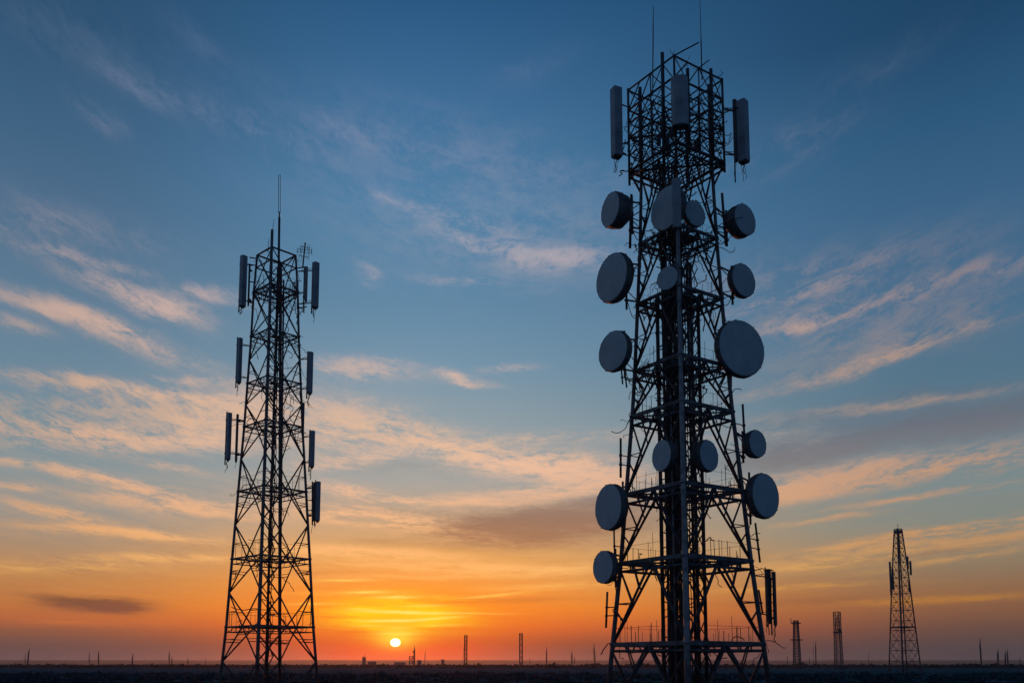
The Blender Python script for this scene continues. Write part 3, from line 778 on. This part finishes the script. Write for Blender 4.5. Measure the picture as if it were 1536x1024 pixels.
# side poles
pole_antenna(T, 947, 292, 945, 372, 4, -.3, 3, 'mounting_pole'); pole_antenna(T, 1083, 290, 1089, 368, 4, -.3, 1, 'mounting_pole')
pole_antenna(T, 931, 657, 931, 716, 3.4, -.3, 3); pole_antenna(T, 911, 887, 909, 941, 3.2, -.3, 3); pole_antenna(T, 921, 795, 922, 838, 2.6, -.3, 3, nb=1)
pole_antenna(T, 1133, 784, 1140, 843, 3.2, -.3, 1); pole_antenna(T, 1114, 606, 1118, 680, 3.4, -.3, 1, 'mounting_pole'); pole_antenna(T, 1138, 884, 1144, 920, 3, -.3, 1, nb=1)
pole_antenna(T, 932, 553, 934, 576, 2.4, -.3, 3, nb=1); pole_antenna(T, 937, 553, 940, 581, 2.4, -.4, 3, nb=1); panel(T, 1101.5, 150, 240, 6.5, -.7, .3, .9, seed=21, mtl=PCAP, tails=1, pole_ext=(.1, 1.9), mount_k=1, rad=HR)

# ------------------------------------------------------------------ the slimmer tower on the left
rng = random.Random(21)
L = Tower('lattice_tower', 404, 90.0, [(1024, 73), (940, 65), (838, 58), (735, 50.5), (640, 43.5), (580, 40), (505, 35.5), (440, 33), (380, 28.5)], -0.235,
          'slimmer lattice tower with grey panel antennas and no dishes, left of the sun', 'tower', lean=-0.0125)
LP = [940, 838, 737, 640, 575, 505, 438]
LZ = [L.zof(y) for y in LP]; LT = L.zof(383)
for k in range(4):
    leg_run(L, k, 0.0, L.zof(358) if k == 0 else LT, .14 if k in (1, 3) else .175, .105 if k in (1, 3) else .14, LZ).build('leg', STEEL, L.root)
zs = [LZ[0] - (LZ[1] - LZ[0])] + LZ + [LT]
for i in range(len(zs) - 1):
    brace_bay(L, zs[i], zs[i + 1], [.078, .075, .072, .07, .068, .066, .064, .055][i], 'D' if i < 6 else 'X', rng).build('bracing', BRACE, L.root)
for i, z in enumerate(LZ):
    platform(L, z, [.07, .07, .07, .065, .06, .06, .08][i], rng, i in (0, 1, 2, 6), [5, 5, 5, 5, 5, 5, 4][i], .5, deck=.25, railh=1.3)
for y, r in ((383, .09), (402, .07)):
    m = MB()
    for k in range(4): m.tube([L.corner(k, L.zof(y)), L.corner((k + 1) % 4, L.zof(y))], r, 6)
    m.build('head_frame', BRACE, L.root)
# ladder in the middle and its cables
p0 = L.loc(399, HORIZON, -.3); q0 = L.loc(403, HORIZON, .3)
m = MB(); m.tube([(p0.x, p0.y, 0), (p0.x, p0.y, L.zof(420))], .13, 8); m.build('inner_post', BRACE, L.root)
m = MB(); p1 = L.loc(420, HORIZON, 0); m.tube([(p1.x, p1.y, 0), (p1.x - .75, p1.y, L.zof(420))], .09, 7); m.build('inner_post', BRACE, L.root)
m = MB(); z = .3; n = 0
while z < L.zof(430):
    u = z / L.zof(420)
    a_ = Vector((p0.x, p0.y, z)); b_ = L.corner(2, z); c_ = L.corner(0, z)
    b_ = Vector((b_.x * .9, b_.y * .4, z + 1.3)); m.tube([a_, b_] if n % 2 else [a_ + Vector((0, 0, 1.3)), b_ - Vector((0, 0, 1.3))], .065, 5); m.tube([a_ + Vector((0, 0, .6)), L.corner(0, z + 1.6) * .97], .05, 5)
    if n % 3 == 0: m.tube([a_, c_ * .8 + Vector((0, 0, z * .2))], .045, 5)
    m.tube([a_, Vector((b_.x, b_.y, z))], .04, 5)
    z += 1.3; n += 1
m.build('inner_lacing', BRACE, L.root)
m = MB()
for i in range(5):
    x = q0.x + rng.uniform(-.5, .6); y = q0.y + rng.uniform(-.4, .5); n = 18; zt = L.zof(rng.choice([400, 430, 520]))
    m.tube([(x + rng.gauss(0, .06), y + rng.gauss(0, .05), zt * j / n) for j in range(n + 1)], .045, 5)
m.build('feeder_cables', CABLE, L.root)
WL = MB()
for i, z in enumerate(LZ):
    tangle(L, z - 1.8, z + 1.8, [16, 18, 24, 30, 28, 34, 50][i], rng, [(p0.x, p0.y), (p1.x - .3, p1.y), (q0.x, q0.y)], LZ, (1, 2.8), (.018, .04), m=WL)
mm = WL
for i in range(44):
    z = rng.uniform(L.zof(470), L.zof(386)); k = rng.randrange(4); p = L.corner(k, z)
    squiggle(mm, p, rng, rng.uniform(.6, 1.6), rng.uniform(.014, .03), 1.1, .5)
tag(WL.build('loose_cables', CABLE, L.root), kind='stuff')
m = MB(); a_ = L.loc(417, 470, .4); b_ = L.loc(419, 326, .4)
m.tube([a_, b_], .12, 8); m.tube([b_, L.loc(419, 318, .4)], .07, 7)
m.build('mast_pole', BRACE, L.root)
m = MB()
m.tube([L.loc(417.6, 319, .4), L.loc(417.8, 263, .4)], .028, 5); m.tube([L.loc(420.4, 319, .4), L.loc(420.3, 262, .4)], .028, 5); m.tube([L.loc(417.2, 318.5, .4), L.loc(420.6, 318, .4)], .04, 5); m.tube([L.loc(417.6, 263, .4), L.loc(420.4, 263, .4)], .025, 5)
m.build('whip_antenna', BRACE, L.root)
whip(407, 360, 411, 329, 350, .05, .03, -1.4, L)
whip(402, 378, 403, 358, 372, .05, .03, -1.0, L)
# branching aerial at the right shoulder
m = MB(); a_ = L.loc(454, 402, -.2); b_ = L.loc(458, 364, -.2); m.tube([a_, b_], .075, 7)
for u, w in ((.45, .5), (.62, .75), (.72, .7), (.82, .45)):
    p = a_.lerp(b_, u); m.tube([p + Vector((-w, 0, .1)), p + Vector((w, .1, -.05))], .028, 5)
    for q in (-w, -w * .5, w * .6, w): m.tube([p + Vector((q, .03, -.3)), p + Vector((q, .03, .3))], .018, 4)
m.build('branched_aerial', BRACE, L.root)
for k, y, px in ((1, 402, 460), (1, 440, 460), (1, 462, 460), (3, 388, 374), (3, 424, 374), (3, 455, 374)):
    m = MB(); m.tube([L.corner(k, L.zof(y)), L.loc(px, y - 2, -.3)], .06, 6); m.build('stand_off_arm', BRACE, L.root)
panel(L, 366, 384, 459, 11.5, -.6, .62, .9, mount_k=3, seed=1)
panel(L, 474, 394, 461, 11.5, -.6, .62, .9, mount_k=1, seed=2)
panel(L, 460, 400, 450, 4.5, -.5, .6, .8, seed=3, tails=1, pole_ext=(.1, 1.2))
panel(L, 374.5, 396, 456, 3.0, -.4, -.6, .9, seed=12, tails=0, mtl=PCAP, pole=False)
panel(L, 360.5, 507, 573, 8, -.5, .62, .9, mount_k=3, seed=4, tails=2)
panel(L, 466, 528, 589, 9, -.5, .62, .9, mount_k=1, seed=5, tails=3)
panel(L, 344.5, 619, 688, 8, -.5, .62, .9, mount_k=3, seed=6, tails=2)
panel(L, 356.5, 621, 690, 4, -.4, -.5, .9, mount_k=3, seed=7, tails=1, mtl=PCAP, pole=False)
panel(L, 455, 604, 650, 4.5, -.4, .3, .9, mount_k=1, seed=8, tails=0, mtl=PCAP, pole=False)
panel(L, 469, 646, 699, 8, -.5, .62, .9, mount_k=1, seed=9, tails=2)
panel(L, 477.5, 722, 780, 8, -.5, .62, .9, mount_k=1, seed=10, tails=1)
pole_antenna(L, 468.5, 722, 468.5, 787, 2.2, -.4, 1)
panel(L, 471.5, 723, 778, 3.5, -.6, .3, .9, seed=14, tails=1, mtl=PCAP, pole=False, mount_k=1)

# ------------------------------------------------------------------ towers far across the plain
def far_tower(px, ytop, prof, Y, phi, label, levels, r, panels=(), cap=None, style='X', name='lattice_tower', lean=None):
    t = Tower(name, px, Y, prof, phi, label, 'tower', None)
    zt = t.zof(ytop)
    zs = [0.0] + [t.zof(y) for y in levels]; zs = sorted(set([z for z in zs if 0 <= z < zt] + [zt]))
    for k in range(4):
        m = MB(); m.tube([t.corner(k, z) for z in zs], r * (1.35 if k == 0 else 1.0), 6); m.build('leg', FARST, t.root)
    m = MB()
    for z0, z1 in zip(zs, zs[1:]):
        for k in range(4):
            a0, b0, a1, b1 = t.corner(k, z0), t.corner((k + 1) % 4, z0), t.corner(k, z1), t.corner((k + 1) % 4, z1)
            m.tube([a0, b1], r * .34, 4); m.tube([b0, a1], r * .3, 4); m.tube([a1, b1], r * .4, 4)
        if style == 'dense':
            zm = (z0 + z1) / 2
            for k in range(4):
                a, b = t.corner(k, zm), t.corner((k + 1) % 4, zm); c0, c1 = (t.corner(k, z0) + t.corner((k + 1) % 4, z0)) / 2, (t.corner(k, z1) + t.corner((k + 1) % 4, z1)) / 2
                m.tube([a, b], r * .3, 4); m.tube([a, c0], r * .3, 4); m.tube([b, c1], r * .3, 4); m.tube([c0, b], r * .25, 4)
    m.build('bracing', FARST, t.root)
    return t
far = far_tower(1357, 793, [(1000, 22), (900, 14.5), (840, 9.6), (793, 5.2)], 280, -.12, 'slender tapering lattice tower far off at right, tallest on the horizon', [975, 945, 915, 890, 866, 843, 822, 806], .19, style='dense')
far.root.location.x += 0
# keep its left leg upright as seen: shear the head sideways is not needed, panels hang half way up
m = MB(); zt = far.zof(797); 
for k in range(4): m.bar(far.corner(k, zt, 1.0), far.corner((k + 1) % 4, zt, 1.0), .25, .8)
m.bar(far.corner(0, zt), far.corner(2, zt), .2); m.tube([(0, 0, zt), (0, 0, zt + 2.4)], .08, 5); m.build('head_frame', FARST, far.root)
m = MB(); z = far.zof(940)
for k in range(4): m.bar(far.corner(k, z), far.corner((k + 1) % 4, z), .3, .35)
m.build('platform', FARST, far.root)
def far_panel(t, px, y0, y1, wpx, k):
    a, b = t.loc(px, y0, -.5), t.loc(px, y1, -.5); w = wpx * cdepth(a + t.O) / F
    m = MB(); m.box((a.x, a.y, (a.z + b.z) / 2), (w, w * .7, a.z - b.z), .4)
    o = m.build('panel_antenna', SHROUD, t.root); m = MB()
    for u in (.15, .85): p = a.lerp(b, u); m.tube([p, t.corner(k, p.z)], .1, 5)
    m.build('mounting_bracket', FARST, o)
for px, y0, y1, k in ((1334.6, 842, 892, 3), (1338.6, 852, 884, 3), (1361, 834, 853, 1), (1365.4, 841, 862, 1), (1363.6, 870, 888, 1)): far_panel(far, px, y0, y1, 2.5, k)

t4 = far_tower(1196, 930, [(1000, 6.5), (930, 4.0)], 500, .5, 'small far lattice tower with two thin platforms, beside the foot of the dish tower', [992, 984, 976, 968, 959, 950, 942, 936], .24, style='dense')
m = MB()
for y, w in ((934, 1.9), (959, 1.9)):
    z = t4.zof(y); m = MB()
    for k in range(4): m.bar(t4.corner(k, z, w), t4.corner((k + 1) % 4, z, w), .4, .5)
    if y == 934: m.bar(t4.corner(3, z, w), t4.corner(3, z, w) + Vector((0, 0, 2.6)), .3)
    m.build('platform', FARST, t4.root)
t5 = far_tower(1258.5, 917, [(1000, 7), (950, 5.8), (917, 5.6)], 450, .45, 'far open-topped lattice tower midway between the dish tower and the tapering tower', [992, 983, 974, 965, 956, 948], .2, style='dense')
m = MB(); z = t5.zof(948)
for k in range(4): m.bar(t5.corner(k, z, 1.1), t5.corner((k + 1) % 4, z, 1.1), .4, .7)
m.tube([t5.corner(0, z, .3), t5.corner(0, t5.zof(922), .3)], .16, 5); m.tube([t5.corner(2, z, .3), t5.corner(2, t5.zof(925), .3)], .16, 5)
m.box((.6, -1, z + .8), (1.4, 1, 1.6), .3); m.build('platform', FARST, t5.root)
t6 = far_tower(698.5, 952, [(1000, 2.6), (952, 2.6)], 700, .7, 'narrow far lattice mast right of the sun, nearer to it of two', [991, 984, 977, 970, 964, 958], .32)
m = MB(); m.tube([t6.corner(3, t6.zof(962)), t6.loc(693.5, 1000, 0)], .12, 4); m.build('guy_wire', FARST, t6.root)
t7 = far_tower(781.5, 949, [(1000, 3.0), (949, 2.9)], 690, .7, 'narrow far lattice mast standing midway between the two large towers', [990, 981, 972, 961, 955], .32)

def far_pole(px, ytop, Y, r, lean=0.0, label='', kink=False, arms=0):
    b = pt(px, HORIZON, Y); b.z = 0.0; top = pt(px + lean, ytop, Y)
    h = top.z; dx = top.x - b.x
    m = MB()
    if kink: m.tube([(0, 0, 0), (dx + .6, 0, h * .5), (dx * .5, 0, h * .72), (dx, 0, h)], [r, r, r * .8, r * .5], 6)
    else: m.tube([(0, 0, 0), (dx * .6, 0, h * .6), (dx, 0, h)], [r, r * .85, r * .45], 6)
    m.tube([(dx * .5 - r * .9, 0, h * .3), (dx * .8 - r * .9, 0, h * .82)], r * .5, 5)
    o = m.build('radio_mast', FARST); o.location = b
    return tag(o, label, 'mast', 'thin masts along the horizon')
poles = [
 (820, 970, 620, .35, 0, 'plain thin mast standing next right of the midway lattice mast', False, 1),
 (858, 975, 640, .4, 0, 'thin mast with a shorter one close behind its right side', False, 1),
 (862, 984, 900, .35, 0, 'short mast close against the right side of a taller thin mast', False, 1),
 (892, 964, 660, .4, -1, 'crooked thin mast just left of the dish tower', True, 1),
 (1224, 961, 640, .36, -.5, 'thin mast between the two smaller far towers at right', False, 2),
 (1220, 964, 900, .2, 0, 'hair-thin faint mast close left of a mast between far towers', False, 1),
 (1181, 983, 700, .25, 0, 'short faint mast just right of the dish tower base', False, 1),
 (1214, 985, 800, .25, 0, 'short faint mast right of the two-platform far tower', False, 1),
 (1472, 957, 560, .42, -2, 'leaning thin mast, tallest right of the tapering far tower', False, 1),
 (1497, 973, 620, .55, 0, 'stout short mast, first right of the leaning mast', False, 1),
 (1508, 976, 650, .5, 0, 'stout short mast, left one of a close pair near the right edge', False, 1),
 (1512, 973, 640, .45, -1, 'slightly leaning short mast, right one of a close pair near the right edge', False, 1),
 (1530, 985, 760, .3, 0, 'tiny mast nearest the right edge of the view', False, 1),
 (41, 972, 560, .4, 3, 'leaning dark mast nearest the left edge', False, 1),
 (38, 978, 800, .25, 0, 'faint thin mast just left of the leaning mast at far left', False, 1),
 (70, 992, 700, .3, 0, 'tiny stub mast right of the leaning mast at far left', False, 1),
 (134, 976, 1500, .6, 0, 'faint hazy mast, left of two close faint ones', False, 1),
 (148, 976, 1400, .9, 0, 'faint hazy broad mast, right of two close faint ones', False, 2),
 (198, 980, 600, .4, 1.5, 'dark short mast standing alone midway to the slim tower', False, 1),
 (254, 976, 1400, .8, 0, 'faint hazy mast above a short dark one near the slim tower', False, 2),
 (258, 984, 700, .35, 0, 'short dark mast below a faint hazy one', False, 1),
 (282, 985, 800, .3, 0, 'short thin mast left of the slim tower base', False, 1),
 (309, 985, 900, .25, 0, 'faint little mast nearest left of the slim tower base', False, 1),
 (637, 975, 900, .3, 1, 'hair-thin mast just right of the rig by the sun', False, 1),
 (795, 986, 900, .3, 0, 'tiny mast between the midway lattice mast and a plain mast', False, 1),
 (1303, 976, 1400, .3, 0, 'faint hair-thin mast left of the tapering far tower', False, 1),
]
for a in poles: far_pole(*a)

# small works beside the sun
b0 = pt(546, HORIZON, 780); b0.z = 0
o = empty('storage_tower', b0, 'dark blocky storage tower on the horizon left of the sun', 'building')
k = 780 / F; hh = 2 + 12 * k
m = MB(); m.box((-1.35 * k, 0, hh / 2), (1.9 * k, 2.4, hh)); m.box((1.25 * k, .4, hh / 2 - .15), (1.9 * k, 2.4, hh - .3)); m.build('wall', CONC, o)
m = MB(); m.box((0, 0, hh + .12), (5.2 * k, 2.9, .24)); m.tube([(.2, 0, hh + .2), (.2, 0, hh + 2.6)], .12, 6); m.build('roof', FARST, o)
b0 = pt(620, HORIZON, 720); b0.z = 0; k = 720 / F
o = empty('drilling_rig', b0, 'stubby rig with square braced frame and bent top just right of the sun', 'rig')
H_ = lambda y: 2 + (997 - y) * k
m = MB(); m.bar((1.6 * k, 0, 0), (1.6 * k, 0, H_(972)), .8); m.bar((.4 * k, 0, 0), (.4 * k, 0, H_(976)), .4)
for y in (978, 984, 990): m.bar((.4 * k, 0, H_(y)), (1.6 * k, 0, H_(y)), .3)
m.build('mast_pole', FARST, o)
m = MB(); x0, x1, y0, y1 = -6.2 * k, -1 * k, H_(994), H_(984)
for a_, b_ in (((x0, y0), (x1, y0)), ((x0, y1), (x1, y1)), ((x0, y0), (x0, y1)), ((x1, y0), (x1, y1)), ((x0, y0), (x1, y1)), ((x0, y1), (x1, y0)), ((x1, y1), (1.6 * k, y1)), ((x1, y0), (1.6 * k, y0))):
    m.bar((a_[0], 0, a_[1]), (b_[0], 0, b_[1]), .45)
m.bar((x0 + .3, 0, 0), (x0 + .3, 0, y0), .4); m.bar((x1 - .3, 0, 0), (x1 - .3, 0, y0), .4)
m.build('frame', FARST, o)
m = MB(); m.tube([(1.6 * k, 0, H_(972)), (1.7 * k, 0, H_(969)), (.6 * k, 0, H_(968))], .16, 5); m.box((0, 0, H_(977)), (2.4 * k, 1, 1.2)); m.build('crane_head', FARST, o)
for px, wpx, hpx, lab in ((558, 11, 4, 'long low shed on the horizon beside the blocky storage tower'), (600, 16, 3, 'low flat shed on the horizon directly under the sun'), (629, 5, 6, 'small squat hut on the horizon right of the rig'), (664, 4, 7, 'small narrow hut left of the nearer far lattice mast')):
    b0 = pt(px, HORIZON, 900); b0.z = 0; k = 900 / F; o = empty('low_shed', b0, lab, 'building', 'sheds on the horizon by the sun')
    hh = 2 + hpx * k; m = MB(); m.box((0, 0, hh / 2), (wpx * k, 6, hh)); m.build('wall', CONC, o)
    m = MB(); w = wpx * k / 2 + .3
    b = len(m.v); m.v += [Vector(p) for p in ((-w, -3.4, hh), (w, -3.4, hh), (w, 3.4, hh), (-w, 3.4, hh), (-w, 0, hh + 1.0), (w, 0, hh + 1.0))]
    for q in ((0, 1, 5, 4), (3, 4, 5, 2), (0, 4, 3), (1, 2, 5), (0, 3, 2, 1)): m.f.append(q); m.sm.append(False)
    m.build('roof', FARST, o)
